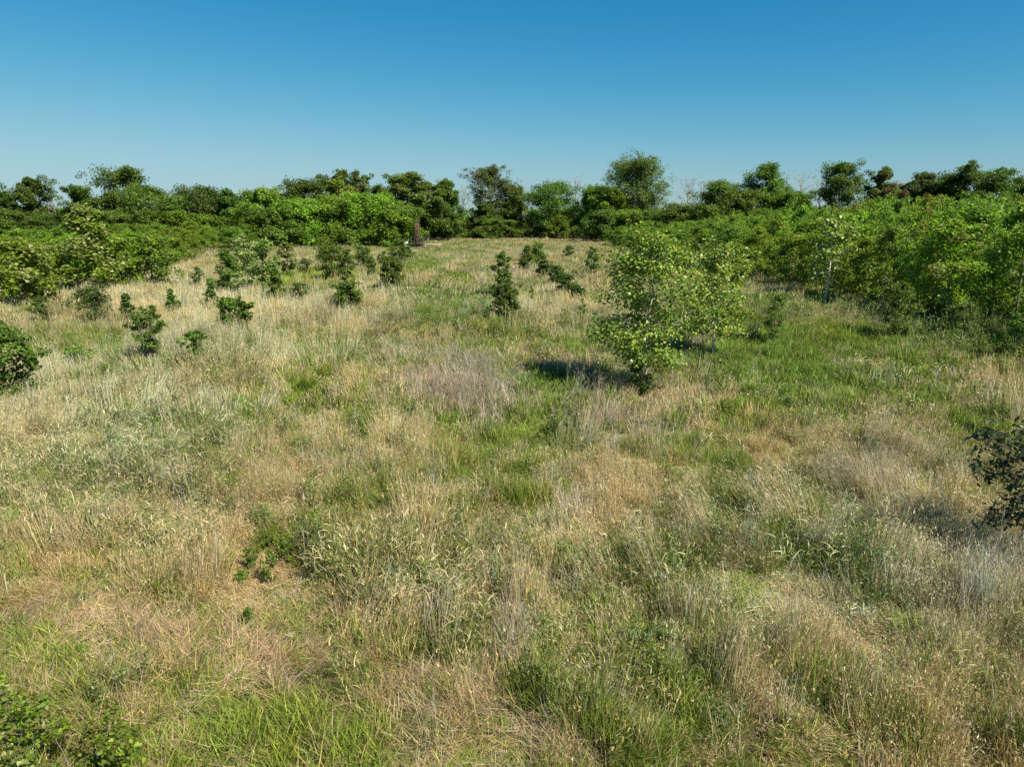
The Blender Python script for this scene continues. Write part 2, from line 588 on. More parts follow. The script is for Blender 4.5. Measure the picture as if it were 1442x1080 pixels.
# distinct stands: u, v, half-width, half-height, kind, strength, height factor
SPOTS = [
    (650, 555, 75, 34, 'stalk', .7, 1.0), (690, 585, 60, 22, 'stalk', .6, .9), (545, 835, 70, 40, 'reed', .40, .9),
    (640, 850, 60, 45, 'reed', .25, .9), (110, 690, 120, 75, 'reed', .10, 1.0), (200, 640, 130, 60, 'reed', .08, 1.0),
    (1060, 860, 38, 32, 'gold', .6, .9), (730, 815, 30, 25, 'gold', .3, .9), (138, 905, 34, 26, 'gold', .7, .9),
    (330, 1040, 130, 60, 'lush', .85, .8), (150, 1030, 90, 60, 'lush', .4, .7), (745, 630, 75, 40, 'lush', .5, .8),
    (1110, 520, 80, 50, 'lush', .25, .9), (1110, 440, 60, 25, 'lush', .3, .9), (606, 373, 30, 8, 'lush', .9, .8),
    (440, 396, 60, 12, 'gold', 1.4, 1.5), (405, 420, 50, 14, 'lush', .5, .8), (650, 345, 60, 3.5, 'green', .6, .6),
    (420, 555, 50, 16, 'lush', .5, .7), (430, 490, 60, 14, 'green', .6, .8), (20, 590, 110, 50, 'straw', .9, 1.0),
    (200, 430, 120, 28, 'straw', .8, 1.0), (330, 440, 60, 22, 'straw', .7, 1.0), (480, 440, 90, 28, 'straw', .7, .9),
    (340, 500, 130, 40, 'straw', .3, 1.0), (250, 560, 140, 60, 'straw', .2, 1.0), (860, 720, 70, 50, 'tan', .7, 1.15),
    (400, 640, 110, 60, 'tan', .6, .8), (580, 480, 100, 26, 'tan', .6, .7), (1240, 700, 70, 45, 'stalk', .35, 1.0),
    (1180, 760, 70, 45, 'reed', .06, .9), (1310, 790, 70, 55, 'straw', .5, .9), (880, 600, 80, 40, 'stalk', .4, .9),
    (1000, 690, 60, 40, 'green', .5, .9), (1320, 1000, 140, 90, 'tan', .3, .8), (1400, 830, 60, 60, 'stalk', .4, .9),
    (1360, 470, 80, 26, 'forb', .6, 1.2), (1300, 445, 80, 16, 'forb', .5, 1.2), (1090, 408, 50, 12, 'tan', .5, 1.1), (1180, 450, 90, 14, 'tan', .35, 1.1),
    (100, 780, 110, 60, 'tan', .4, .8), (720, 880, 60, 60, 'stalk', .25, .7), (650, 470, 90, 20, 'forb', .35, .8),
    (780, 440, 60, 40, 'straw', .5, .7), (560, 430, 60, 14, 'forb', .25, .7),
    (800, 730, 30, 40, 'stalk', .3, .8), (450, 780, 40, 40, 'forb', .3, .8), (240, 775, 50, 30, 'reed', .2, .8),
]
EDGE = np.array([(-200, 815), (0, 830), (120, 835), (230, 862), (330, 890), (480, 912), (640, 955), (760, 1010), (850, 1080), (950, 1180)])


def points(n, y0, y1, lateral=.86):
    """random points on the ground, uniform per square metre"""
    yy = np.sqrt(rng.uniform(y0 * y0, y1 * y1, n))
    xx = rng.uniform(-1, 1, n) * (lateral * yy + 2.0)
    return xx, yy


TOWER = ground_px(588, 348)     # the worn ground round the well


def build_grass():
    bands = [(4.2, 15.5, 34000, 0), (15.5, 40, 62000, 1), (40, 100, 52000, 2), (100, 172, 34000, 2)]
    P = {k: [] for k in KINDS}
    for y0, y1, n, lod in bands:
        x, y = points(n, y0, y1)
        if y0 < 40:                     # grass grows in clumps with gaps between them
            ck = vnoise(x, y, .40, 83) + .35 * (vnoise(x, y, 1.3, 87) - .5)
            ok = rng.uniform(0, 1, n) < .34 + .9 * sstep(.22, .52, ck)
            x, y, ck = x[ok], y[ok], ck[ok]
            n = len(x)
            clump = .82 + .55 * sstep(.4, .85, ck)
        else:
            clump = 1.0
        z = terrain(x, y)
        u, v, dep = project(x, y, z)
        D = dryness(np.clip(u, 0, 1442), np.clip(v, 330, 1100))
        D = D + .75 * (fbm(x, y * .4, 2.0, 11) - .5) + .6 * (fbm(x, y * .7, .9, 13) - .5) + .45 * (fbm(x, y, 7, 17) - .5) + rng.normal(0, .24, n)
        D = D - .14 * (1 - sstep(540, 680, v)) - .02 - .07 * (u < 720) * sstep(420, 450, v) * (1 - sstep(640, 720, v))
        D = (D - .5) * 1.25 + .475
        kind = np.where(D > .5, 'tan', 'green').astype('<U8')
        r = rng.uniform(0, 1, n)
        q = vnoise(x, y, 1.7, 23)
        kind[(D > .56) & (r < .22)] = 'thatch'
        kind[(D > .5) & (r > .80) & (q > .5)] = 'straw'
        kind[(D > .42) & (D < .62) & (r > .5) & (r < .535)] = 'reed'
        kind[(D > .4) & (D < .7) & (r > .66) & (r < .70)] = 'stalk'
        kind[(D < .36) & (r < .42)] = 'lush'
        kind[(D < .45) & (r > .86) & (q > .4)] = 'forb'
        kind[(D > .36) & (D < .5) & (r > .3) & (r < .42)] = 'thatch'
        hs = .60 + .5 * fbm(x, y, 1.6, 31) + rng.normal(0, .12, n)
        hs *= 1 - .5 * sstep(.62, .78, vnoise(x, y, .42, 35)) * (y < 30)
        hs *= 1 - .62 * sstep(.60, .74, vnoise(x, y, .75, 37)) + .25 * sstep(.62, .8, vnoise(x, y, .95, 39))
        for (su, sv, a, b, kd, st, hf) in SPOTS:
            e = ((u - su) / a) ** 2 + ((v - sv) / b) ** 2
            g = st * np.exp(-e * 1.1) * (.55 + .9 * vnoise(x, y, .8, 41))
            hit = rng.uniform(0, 1, n) < g
            kind[hit] = kd
            hs[hit] *= hf * 1.12
        hs[(kind == 'green') | (kind == 'lush')] *= 1.15
        hs[kind == 'tan'] *= .9
        hs *= rng.uniform(.8, 1.28, n)
        left = sstep(0, 5, (-13.6 + (y - 16.7) * .155) + 2.5 - x) * sstep(9, 18, y)
        mid = (rng.uniform(0, 1, n) < .22 * left) & (kind == 'tan')
        kind[mid] = 'straw'
        # the cut strip in the near left corner
        ev = np.interp(u, EDGE[:, 0], EDGE[:, 1])
        inside = sstep(-8, 10, v - ev + 26 * (vnoise(x, y, .6, 51) - .5)) * (u < 960)
        sh = rng.uniform(0, 1, n) < inside * .9
        kr = rng.uniform(0, 1, n)
        worn = 1 - sstep(10, 120, v - ev + 50 * (vnoise(x, y, .9, 57) - .5))      # browner next to the standing grass
        kind[sh & (kr < .42)] = 'short'
        kind[sh & (kr >= .42) & (kr < .72 - .18 * worn)] = 'green'
        kind[sh & (kr > .72 - .18 * worn) & ((kind != 'lush') | (worn > .4))] = 'thatch'
        kind[sh & (rng.uniform(0, 1, n) < .42 * worn)] = 'thatch'
        hs[sh & (kind == 'green')] *= .7
        hs[sh & (kind == 'lush')] *= .85
        # taller rim along that strip
        rim = np.exp(-((v - ev + 34) / 26) ** 2) * (u < 900) * (u > 240)
        hs *= 1 + .10 * rim
        if y0 >= 100:
            hs *= .8
        # lean: swaths pushed over in the same direction
        la = 6.28 * 1.6 * vnoise(x, y, 3.1, 61) + rng.normal(0, .5, n)
        lt = .10 + .85 * np.maximum(0, vnoise(x, y, 1.9, 67) - .42) + np.abs(rng.normal(0, .06, n))
        yaw = rng.uniform(0, 6.28, n)
        lx, ly = np.cos(la - yaw), np.sin(la - yaw)
        rot = np.stack([-lt * ly, lt * lx, yaw], 1)
        br = (1 + .30 * (vnoise(x, y, 1.3, 71) - .5)) * (1 + rng.normal(0, .08, n))
        warm = rng.normal(0, .05, n) + .16 * (vnoise(x, y, 4.2, 73) - .5)
        tint = np.stack([br * (1 + warm), br, br * (1 - warm * 1.4), np.ones(n)], 1)
        w = rng.uniform(.85, 1.25, n) * .74
        hs *= .76 * clump * (1 + .22 * sstep(20, 34, y))
        hs *= 1 - .6 * np.exp(-(np.hypot(x - TOWER[0], (y - TOWER[1] + 5) / 2.5) / 5.0) ** 4)
        scl = np.stack([w, w, hs], 1)
        for k in KINDS:
            s = kind == k
            m = s.sum()
            idx = lod * VAR + rng.integers(0, VAR, m)
            P[k].append((np.stack([x, y, z], 1)[s], rot[s], scl[s], tint[s], idx))
    for k in KINDS:
        V, rot, scl, tint, idx = (np.concatenate([p[j] for p in P[k]]) for j in range(5))
        me = bpy.data.meshes.new(OBJNAME[k])
        me.vertices.add(len(V))
        me.vertices.foreach_set('co', V.astype(np.float32).ravel())
        for nm, ty, dat, key in (('rot', 'FLOAT_VECTOR', rot, 'vector'), ('scl', 'FLOAT_VECTOR', scl, 'vector'),
                                 ('tint', 'FLOAT_COLOR', tint, 'color')):
            at = me.attributes.new(nm, ty, 'POINT')
            at.data.foreach_set(key, dat.astype(np.float32).ravel())
        at = me.attributes.new('idx', 'INT', 'POINT')
        at.data.foreach_set('value', idx.astype(np.int32))
        me.materials.append(M_GRASS)
        o = link(OBJNAME[k], me, None, kind='stuff', label=GLABEL[k], category='grass' if k not in ('stalk', 'forb') else 'weeds')
        md = o.modifiers.new('scatter', 'NODES')
        md.node_group = NG
        for it in NG.interface.items_tree:
            if it.item_type == 'SOCKET' and it.in_out == 'INPUT' and it.name == 'Tufts':
                md[it.identifier] = SRC[k]


GLABEL = {
    'tan': 'fine tan dry grass with small seed heads covering most of the field',
    'straw': 'tall pale straw coloured grass standing along the left bank and in the middle of the field',
    'green': 'mid green arching grass mixed through the field',
    'lush': 'bright green fresh grass in patches and in the near left corner',
    'short': 'short grass of the cut strip in the near left corner',
    'thatch': 'flattened grey and tan dead grass lying between the standing tufts',
    'reed': 'leafy reed like grass with pale curling dried leaves',
    'stalk': 'thin grey dead weed stalks standing in the grass',
    'forb': 'leafy grey green weeds growing among the grass',
    'gold': 'yellow green grass in a few small bright patches',
}
build_grass()

# ------------------------------------------------------------------ trees and shrubs
PAL = {   # leaf colours
    'dark': [(0.08, 0.146, 0.022), (0.107, 0.183, 0.024), (0.064, 0.114, 0.019), (0.133, 0.196, 0.034)],
    'ink': [(.028, .046, .018), (.036, .058, .022), (.022, .036, .015), (.05, .07, .03)],
    'mid': [(0.111, 0.204, 0.023), (0.141, 0.243, 0.025), (0.091, 0.165, 0.02), (0.172, 0.252, 0.033)],
    'bright': [(0.173, 0.283, 0.023), (0.21, 0.325, 0.024), (0.145, 0.24, 0.021), (0.254, 0.342, 0.034)],
    'olive': [(0.111, 0.187, 0.031), (0.14, 0.221, 0.037), (0.087, 0.155, 0.026), (0.163, 0.228, 0.043)],
    'yellow': [(.19, .18, .03), (.16, .17, .028), (.13, .15, .028), (.22, .19, .04)],
    'brown': [(0.14, 0.156, 0.054), (0.117, 0.164, 0.049), (0.174, 0.164, 0.065), (0.099, 0.14, 0.043)],
    'red': [(0.169, 0.078, 0.036), (0.13, 0.078, 0.034), (0.208, 0.091, 0.042), (0.091, 0.085, 0.034)],
    'cotton': [(0.165, 0.278, 0.033), (0.208, 0.338, 0.043), (0.121, 0.219, 0.028), (0.264, 0.368, 0.056), (0.285, 0.323, 0.038), (0.087, 0.177, 0.028)],
    'silver': [(0.3, 0.345, 0.11), (0.39, 0.416, 0.165), (0.18, 0.245, 0.055), (0.24, 0.301, 0.066)],
    'slate': [(0.076, 0.128, 0.03), (0.099, 0.152, 0.036), (0.058, 0.103, 0.026), (0.139, 0.188, 0.05)],
    'slate_old': [(0.056, 0.094, 0.035), (0.075, 0.112, 0.046), (0.044, 0.075, 0.031), (0.1, 0.138, 0.055)],
}


def leaf_mesh(acc, P, Nn, size, col, shape='rhomb'):
    n = len(P)
    Nn = unit(Nn)
    t = unit(np.cross(Nn, rng.normal(0, 1, (n, 3))))
    t[:, 2] -= .25
    t = unit(t)
    b = unit(np.cross(Nn, t))
    s = np.asarray(size)[:, None] * np.ones((n, 1))
    if shape == 'rhomb':
        pr = [(-.5, 0, 0), (0, .30, .06), (.55, 0, 0), (0, -.30, .06)]
    elif shape == 'delta':      # broad poplar leaf with a point
        pr = [(-.42, 0, 0), (-.36, .34, .05), (.0, .40, .06), (.62, 0, -.05), (.0, -.40, .06), (-.36, -.34, .05)]
    elif shape == 'long':
        pr = [(-.5, 0, 0), (-.1, .17, .05), (.25, .14, .03), (.6, 0, -.06), (.25, -.14, .03), (-.1, -.17, .05)]
    else:                        # clump: ragged cut outline
        pr = [(-.5, .05, 0), (-.15, .34, .08), (.2, .2, 0), (.55, .12, -.05), (.3, -.25, .06), (-.2, -.38, .0)]
    V = np.stack([P + s * (a * t + c * b + d * Nn) for a, c, d in pr], 1)
    k = len(pr)
    f = np.arange(n * k).reshape(n, k)
    acc.add(V.reshape(-1, 3), [f], np.repeat(col, k, 0))


def prof(style, t):
    t = np.clip(t, 0, 1)
    if style == 'round':
        return np.sqrt(np.maximum(.04, 1 - (2 * t - .9) ** 2 / 1.25))
    if style == 'oval':
        return np.maximum(.12, np.sin(math.pi * (t * .86 + .12)) ** .7)
    if style == 'cone':
        return np.maximum(.10, (1 - t) ** .75 * (.55 + .45 * min(1, t * 5)))
    if style == 'vase':
        return np.maximum(.15, (.35 + .9 * t ** .8) * np.sqrt(max(.05, 1.02 - t ** 4)))
    if style == 'bush':
        return np.maximum(.2, np.sqrt(max(.05, 1 - t * t * .95)))
    return 1.0


def grow(seed, H, R, base=.2, style='round', nb=26, twigs=7, leaves=22, leaf=.25, pal=('mid',), palw=None, trunk=.12,
         up=(.2, .9), shape='rhomb', sig=.16, nstem=1, bark=(.16, .13, .10), bare=False, flat=0.0, gap=0.0, branch_vis=1.0, fr=(.3, 1.02), tl=(.12, .34)):
    """trunk mesh and crown mesh of one plant, standing on z = 0"""
    global rng
    keep, rng = rng, np.random.default_rng(seed)
    T, C = Acc(), Acc()
    pals = [np.array(PAL[p]) for p in pal]
    palw = np.array(palw if palw else [1] * len(pal), float)
    palw /= palw.sum()
    for s in range(nstem):
        a0 = rng.uniform(0, 6.28)
        off = np.array([math.cos(a0), math.sin(a0)]) * (R * .12 if nstem > 1 else 0)
        spread = np.array([math.cos(a0), math.sin(a0)]) * (R * .55 if nstem > 1 else R * .08)
        npt = 8
        zz = np.linspace(-.25, H * .95, npt)
        tt = np.clip(zz / H, 0, 1)
        wob = np.cumsum(rng.normal(0, H * .012, (npt, 2)), 0)
        tr = np.column_stack([off[0] + spread[0] * tt + wob[:, 0], off[1] + spread[1] * tt + wob[:, 1], zz])
        rr = trunk * (1 - tt) ** .8 + trunk * .06
        bc = np.array(bark) * rng.uniform(.85, 1.15)
        tube(T, tr, rr, 7, bc)
        nbs = max(4, nb // nstem)
        for k in range(nbs):
            q = (k + rng.uniform(.1, .9)) / nbs
            if rng.uniform() < gap:
                continue
            t = base + (1 - base) * q
            z = t * H * .95
            p0 = np.array([np.interp(z, zz, tr[:, 0]), np.interp(z, zz, tr[:, 1]), z])
            az = k * 2.39996 + rng.normal(0, .45)
            el = rng.uniform(*up) * (.6 + .7 * q)
            Lb = R * prof(style, q) * rng.uniform(.68, 1.12) / max(.55, math.cos(el))
            Lb = min(Lb, (H * 1.03 - z) / max(.25, math.sin(el)) if el > .1 else Lb)
            d = np.array([math.cos(az) * math.cos(el), math.sin(az) * math.cos(el), math.sin(el)])
            p1 = p0 + d * Lb * .55 + rng.normal(0, Lb * .05, 3)
            p2 = p0 + d * Lb + np.array([0, 0, (.10 if bare else -.08) * Lb]) + rng.normal(0, Lb * .06, 3)
            br0 = max(.006, np.interp(z, zz, rr) * .5) * branch_vis
            tube(T, [p0, p1, p2], [br0, br0 * .6, br0 * .18], 4, bc)
            f = np.sort(rng.uniform(*fr, twigs))
            ctr = np.where(f[:, None] < .55, p0 + (p1 - p0) * (f / .55)[:, None], p1 + (p2 - p1) * ((f - .55) / .45)[:, None])
            td = unit(rng.normal(0, 1, (twigs, 3)) + d * .6 + np.array([0, 0, .35]))
            td[:, 2] *= (1 - flat)
            ce = ctr + td * (Lb * rng.uniform(*tl, (twigs, 1)) + .02)
            for a, b in zip(ctr, ce):
                if bare or rng.uniform() < .35:
                    if bare:
                        m_ = (a + b) / 2 + rng.normal(0, Lb * .04, 3)
                        tube(T, [a, m_, b], [br0 * .4, br0 * .28, br0 * .1], 3, bc)
                        for _ in range(3):
                            e = m_ + unit(rng.normal(0, 1, 3) + (b - a) / np.linalg.norm(b - a) + [0, 0, .5]) * Lb * rng.uniform(.1, .25)
                            tube(T, [m_, e], [br0 * .2, br0 * .08], 3, bc)
                    else:
                        tube(T, [a, b], [br0 * .35, br0 * .12], 3, bc)
            if bare:
                continue
            m = rng.poisson(leaves, twigs)
            cl = np.repeat(ce, m, 0)
            n = len(cl)
            if n == 0:
                continue
            sg = sig * R * rng.uniform(.6, 1.25, twigs)
            o = rng.normal(0, 1, (n, 3))
            o *= np.minimum(1, 1.6 / (np.linalg.norm(o, axis=1, keepdims=True) + 1e-6)) * np.repeat(sg, m)[:, None]
            o[:, 2] *= (.75 - .5 * flat)
            P = cl + o
            P[:, 2] = np.maximum(P[:, 2], .05)
            outw = unit(P - np.array([p0[0], p0[1], p0[2] - .1 * R]))
            Nn = outw * .45 + np.array([0, 0, .55 + flat]) + rng.normal(0, .55 * (1 - .5 * flat), (n, 3))
            ck = rng.choice(len(pals), twigs, p=palw)
            cb = rng.uniform(.78, 1.25, twigs)
            ccl = np.repeat(ck, m)
            col = np.zeros((n, 3))
            for j, pp in enumerate(pals):
                s_ = ccl == j
                col[s_] = pp[rng.integers(0, len(pp), s_.sum())]
            col *= (np.repeat(cb, m) * (1 + rng.normal(0, .16, n)))[:, None]
            leaf_mesh(C, P, Nn, leaf * rng.uniform(.6, 1.3, n), col, shape)
    rng = keep
    ref_ = np.concatenate(T.V if bare else C.V)
    sz = H / np.percentile(ref_[:, 2], 99.6)
    sr = R / np.percentile(np.hypot(ref_[:, 0], ref_[:, 1]), 95)
    for A_ in (T, C):
        A_.V = [q * np.array([sr, sr, sz]) for q in A_.V]
    return T, C


def empty(name, loc, label, cat, group=None, rz=0.0, scale=None):
    o = bpy.data.objects.new(name, None)
    o.empty_display_size = .3
    o.location = loc
    o.rotation_euler = (0, 0, rz)
    if scale is not None:
        o.scale = scale if hasattr(scale, '__len__') else (scale,) * 3
    COL.objects.link(o)
    o['label'], o['category'] = label, cat
    if group:
        o['group'] = group
    return o


def plant(name, label, cat, loc, group=None, mat=None, stem='trunk', crown='crown', rz=0.0, **kw):
    T, C = grow(**kw)
    root = empty(name, loc, label, cat, group, rz)
    link(stem, T.mesh(stem, True), M_BARK, root)
    if C.n:
        link(crown, C.mesh(crown), mat or M_LEAF, root)
    return root


def copy_tree(root, loc, rz, scale, label):
    r = root.copy()
    COL.objects.link(r)
    r.location, r.rotation_euler, r.scale = loc, (0, 0, rz), scale
    r['label'] = label
    for ch in list(root.children):
        c = ch.copy()
        COL.objects.link(c)
        c.parent = r
    return r


# ---- the tree line at the back: u of the crown, v of the top, width in picture px, distance, style, palettes, label
G_LINE = 'mature trees of the line behind the field'
LINE = [
    (2, 268, 42, 140, 'oval', ('dark',), 'dark tree cut by the left edge of the photo in the back tree line'),
    (37, 250, 54, 142, 'oval', ('dark', 'mid'), 'dark pointed oval tree standing clear near the left end of the back tree line'),
    (106, 262, 50, 140, 'oval', ('dark', 'mid'), 'small airy dark tree between the sky gap and the big double tree on the left'),
    (170, 236, 76, 146, 'round', ('dark', 'mid'), 'tallest tree on the left with a dark green lumpy crown'),
    (205, 262, 92, 136, 'round', ('olive', 'mid'), 'broad olive tinted tree in front of the tallest tree on the left'),
    (284, 263, 88, 142, 'round', ('dark', 'slate'), 'wide dark rounded tree right of the olive one on the left'),
    (322, 268, 34, 140, 'oval', ('dark',), 'narrow dark tree squeezed between the wide dark one and the bright green one'),
    (366, 265, 70, 132, 'oval', ('bright', 'mid'), 'bright green tree right of the wide dark tree, in the left half'),
    (408, 272, 60, 146, 'round', ('olive', 'brown'), 'dull grey olive tree behind the bright green ones, left of centre'),
    (440, 252, 70, 142, 'round', ('dark', 'mid'), 'dark tree top rising at the left of the tall green thicket'),
    (474, 241, 52, 148, 'oval', ('dark', 'mid'), 'highest dark crown of the tall green thicket left of centre'),
    (500, 243, 40, 150, 'oval', ('brown', 'olive'), 'brownish crown beside the highest dark crown of the thicket'),
    (484, 254, 54, 138, 'round', ('yellow', 'bright'), 'yellow green crown in the top of the tall thicket'),
    (424, 280, 84, 122, 'bush', ('bright', 'mid'), 'bright green tree leafy to the ground at the left of the thicket'),
    (470, 276, 92, 124, 'bush', ('mid', 'bright'), 'big green tree leafy to the ground in the middle of the thicket'),
    (520, 272, 86, 126, 'bush', ('bright', 'mid'), 'green tree leafy to the ground right of the middle of the thicket'),
    (556, 284, 80, 124, 'bush', ('mid', 'bright'), 'dense green tree at the right end of the thicket, left of the rusty tower'),
    (390, 292, 70, 118, 'bush', ('mid', 'dark'), 'low green tree leafy to the ground at the far left of the thicket'),
    (534, 262, 42, 148, 'oval', ('dark', 'mid'), 'small dark crown in the dip right of the yellow green crown'),
    (568, 243, 56, 142, 'vase', ('olive', 'yellow'), 'open yellowish tree with pale limbs showing, left of the rusty tower'),
    (598, 255, 50, 146, 'vase', ('olive', 'mid'), 'open olive tree with pale limbs right behind the rusty tower'),
    (627, 253, 42, 150, 'round', ('dark', 'mid'), 'dark round headed tree between the olive trees and the gap in the line'),
    (610, 285, 70, 150, 'bush', ('dark', 'mid'), 'dark undergrowth tree under the round headed tree by the gap'),
    (690, 234, 62, 168, 'vase', ('brown', 'olive'), 'tall airy brownish grey tree standing alone at the centre of the line'),
    (720, 262, 46, 172, 'oval', ('olive', 'mid'), 'lighter olive tree tucked against the right of the tall airy centre tree'),
    (688, 287, 46, 164, 'cone', ('dark',), 'dark cone shaped tree at the foot of the tall airy centre tree'),
    (778, 256, 78, 164, 'round', ('dark', 'mid'), 'dense dark domed tree right of the centre'),
    (838, 262, 52, 160, 'oval', ('mid', 'bright'), 'fresh green tree left of the largest crown'),
    (868, 264, 50, 156, 'oval', ('bright', 'mid'), 'fresh green tree touching the left foot of the largest crown'),
    (910, 222, 102, 160, 'vase', ('olive', 'mid'), 'largest broad olive crown of the line, right of centre'),
    (1020, 255, 70, 158, 'round', ('olive', 'dark'), 'dull olive tree right of the pale bare trees'),
    (1076, 231, 64, 156, 'oval', ('olive', 'mid'), 'tall olive tree rising above the right hand plantation'),
    (1052, 268, 60, 150, 'round', ('mid', 'olive'), 'mid green tree leaning on the left of the tall olive tree'),
    (1104, 270, 60, 152, 'round', ('mid', 'bright'), 'green tree at the right foot of the tall olive tree'),
    (1128, 270, 40, 160, 'oval', ('dark',), 'small dark tree under the bare twigs right of the tall olive tree'),
    (1188, 229, 66, 150, 'round', ('dark', 'mid'), 'tall dark dense tree left of the reddish one'),
    (1238, 237, 44, 152, 'oval', ('olive', 'red'), 'reddish brown crown between two dark trees on the right'),
    (1258, 265, 46, 148, 'round', ('red', 'brown'), 'low rust tinted crown at the right foot of the reddish tree'),
    (1282, 258, 50, 160, 'round', ('slate', 'olive'), 'grey green tree right of the reddish crown'),
    (1306, 243, 56, 156, 'round', ('slate', 'dark'), 'flat topped grey green tree on the right of the line'),
    (1340, 250, 50, 154, 'oval', ('dark', 'slate'), 'dark tree between the flat topped one and the peak on the right'),
    (1364, 230, 58, 150, 'oval', ('dark',), 'dark peak of the tree group on the right'),
    (1408, 238, 66, 152, 'round', ('dark', 'slate'), 'dark round tree right of the peak, near the right edge'),
    (1446, 250, 48, 150, 'round', ('dark', 'mid'), 'dark tree cut by the right edge of the photo'),
    (1490, 244, 70, 152, 'round', ('dark', 'mid'), 'dark tree of the line just outside the right edge'),
    (-45, 256, 70, 142, 'round', ('dark', 'mid'), 'dark tree of the line just outside the left edge'),
]
for k, (u, v, w, Y, st, pal, lab) in enumerate(LINE):
    x, _, top = at_dist(u, v, Y)
    H = top
    R = w / F * Y / 2
    big = H > 9
    airy = st == 'vase'
    kw = dict(seed=1000 + k, H=H, R=R, style=st, pal=pal, palw=(.7, .3) if len(pal) == 2 else None, trunk=.20 if big else .12,
              shape='clump', leaf=.31, base=.14 if st in ('round', 'oval') else (.04 if st in ('bush', 'cone') else .34),
              nb=42, twigs=14, leaves=42, sig=.12, up=(.05, .95), fr=(.3, 1.02), tl=(.06, .26))
    if airy:
        kw.update(nb=34, twigs=15, leaves=36, sig=.105, up=(.35, 1.1), gap=.06, bark=(.36, .32, .27), trunk=.30, branch_vis=1.2, base=.3)
    if u == 690:
        kw.update(nb=40, twigs=14, leaves=32, style='round', base=.34, leaf=.28, sig=.095, up=(.3, 1.0))
    if u == 910:
        kw.update(style='round', nb=66, twigs=16, leaves=36, sig=.09, up=(.1, .9), gap=0, bark=(.26, .23, .19), nstem=2, base=.3)
    if st == 'bush':
        kw.update(nb=40, leaves=44, up=(.05, .8))
    plant('broadleaf_tree', lab, 'tree', (x, Y, -.1), G_LINE, rz=k * 1.7, **kw)

# ---- bare dead trees in the line
BARE = [(76, 284, 18, 140, 'small bare grey tree in the sky gap at the left end of the line'),
        (250, 262, 26, 150, 'bare twiggy tree between the olive tree and the wide dark one'),
        (414, 258, 34, 152, 'bare grey tree rising left of the tall thicket'),
        (652, 262, 26, 176, 'pale bare tree in the gap left of the tall airy centre tree'),
        (737, 262, 24, 176, 'pale bare tree right of the tall airy centre tree'),
        (808, 250, 28, 170, 'pale bare tree right of the dense dark domed tree'),
        (970, 250, 30, 164, 'pale bare tree standing right of the largest crown'),
        (990, 252, 26, 168, 'second pale bare tree, close to the dull olive tree'),
        (1108, 244, 22, 166, 'thin bare tree against the right side of the tall olive tree'),
        (1134, 240, 36, 164, 'widest bare tree, in the gap right of the tall olive tree'),
        (1160, 244, 24, 160, 'bare tree pressed to the left of the tall dark dense tree'),
        (1268, 250, 30, 164, 'bare tree between the reddish crown and the grey green trees'),
        (1434, 238, 26, 166, 'bare tree at the right edge of the line')]
for k, (u, v, w, Y, lab) in enumerate(BARE):
    x, _, top = at_dist(u, v - 3, Y)
    plant('dead_tree', lab, 'dead tree', (x, Y, -.1), 'bare dead trees in the back line', seed=1500 + k, H=top, R=w / F * Y / 2, base=.35,
          style='vase', nb=26, twigs=8, trunk=.17, up=(.6, 1.2), bark=(.30, .27, .235), bare=True, branch_vis=1.5)

# ---- lower trees filling the foot of the line
names = ['left end', 'left', 'left of centre', 'centre', 'right of centre', 'right', 'right end']
FOOT = []
for u in range(-30, 360, 34):
    FOOT.append((u, 292 + (u * 7 % 13), 60, 128 + (u * 5 % 14)))
for u in range(636, 850, 26):
    FOOT.append((u, 303 + (u * 7 % 12), 46, 160 + (u * 5 % 8)))
for u in range(850, 1500, 36):
    FOOT.append((u, (276 if 930 < u < 1010 else 285) + (u * 7 % 12), 64, 138 + (u * 5 % 14)))
protoF = []
for j in range(6):
    pal = [('mid', 'bright'), ('dark', 'mid'), ('mid', 'olive'), ('bright', 'mid'), ('dark',), ('olive', 'mid')][j]
    T, C = grow(seed=1700 + j, H=6.5, R=3.6, base=.04, style='bush', nb=34, twigs=7, leaves=40, leaf=.28, pal=pal, trunk=.14, shape='clump', sig=.14)
    protoF.append((T.mesh('trunk', True), C.mesh('crown'), ['mid green', 'dark green', 'dull olive', 'light green', 'very dark', 'olive green'][j]))
ORD = ['first', 'second', 'third', 'fourth', 'fifth', 'sixth', 'seventh', 'eighth', 'ninth', 'tenth', 'eleventh', 'twelfth', 'thirteenth',
       'fourteenth', 'fifteenth', 'sixteenth', 'seventeenth', 'eighteenth', 'nineteenth', 'twentieth', 'twenty-first', 'twenty-second',
       'twenty-third', 'twenty-fourth', 'twenty-fifth', 'twenty-sixth', 'twenty-seventh', 'twenty-eighth', 'twenty-ninth', 'thirtieth',
       'thirty-first', 'thirty-second', 'thirty-third', 'thirty-fourth', 'thirty-fifth', 'thirty-sixth', 'thirty-seventh', 'thirty-eighth',
       'thirty-ninth', 'fortieth', 'forty-first', 'forty-second', 'forty-third', 'forty-fourth', 'forty-fifth', 'forty-sixth', 'forty-seventh',
       'forty-eighth', 'forty-ninth', 'fiftieth']
for k, (u, v, w, Y) in enumerate(FOOT):
    tm, cm, cn = protoF[(k * 5 + k // 3) % 6]
    x, _, top = at_dist(u, v, Y)
    s = top / 6.5
    r = empty('understory_tree', (x, Y, -.1), '%s low tree at the foot of the back tree line, %s from the left' % (cn, ORD[k]),
              'tree', 'low trees at the foot of the back tree line', k * 2.1, (w / F * Y / 7.2, w / F * Y / 7.2, s))
    link('trunk', tm, M_BARK, r)
    link('crown', cm, M_LEAF, r)

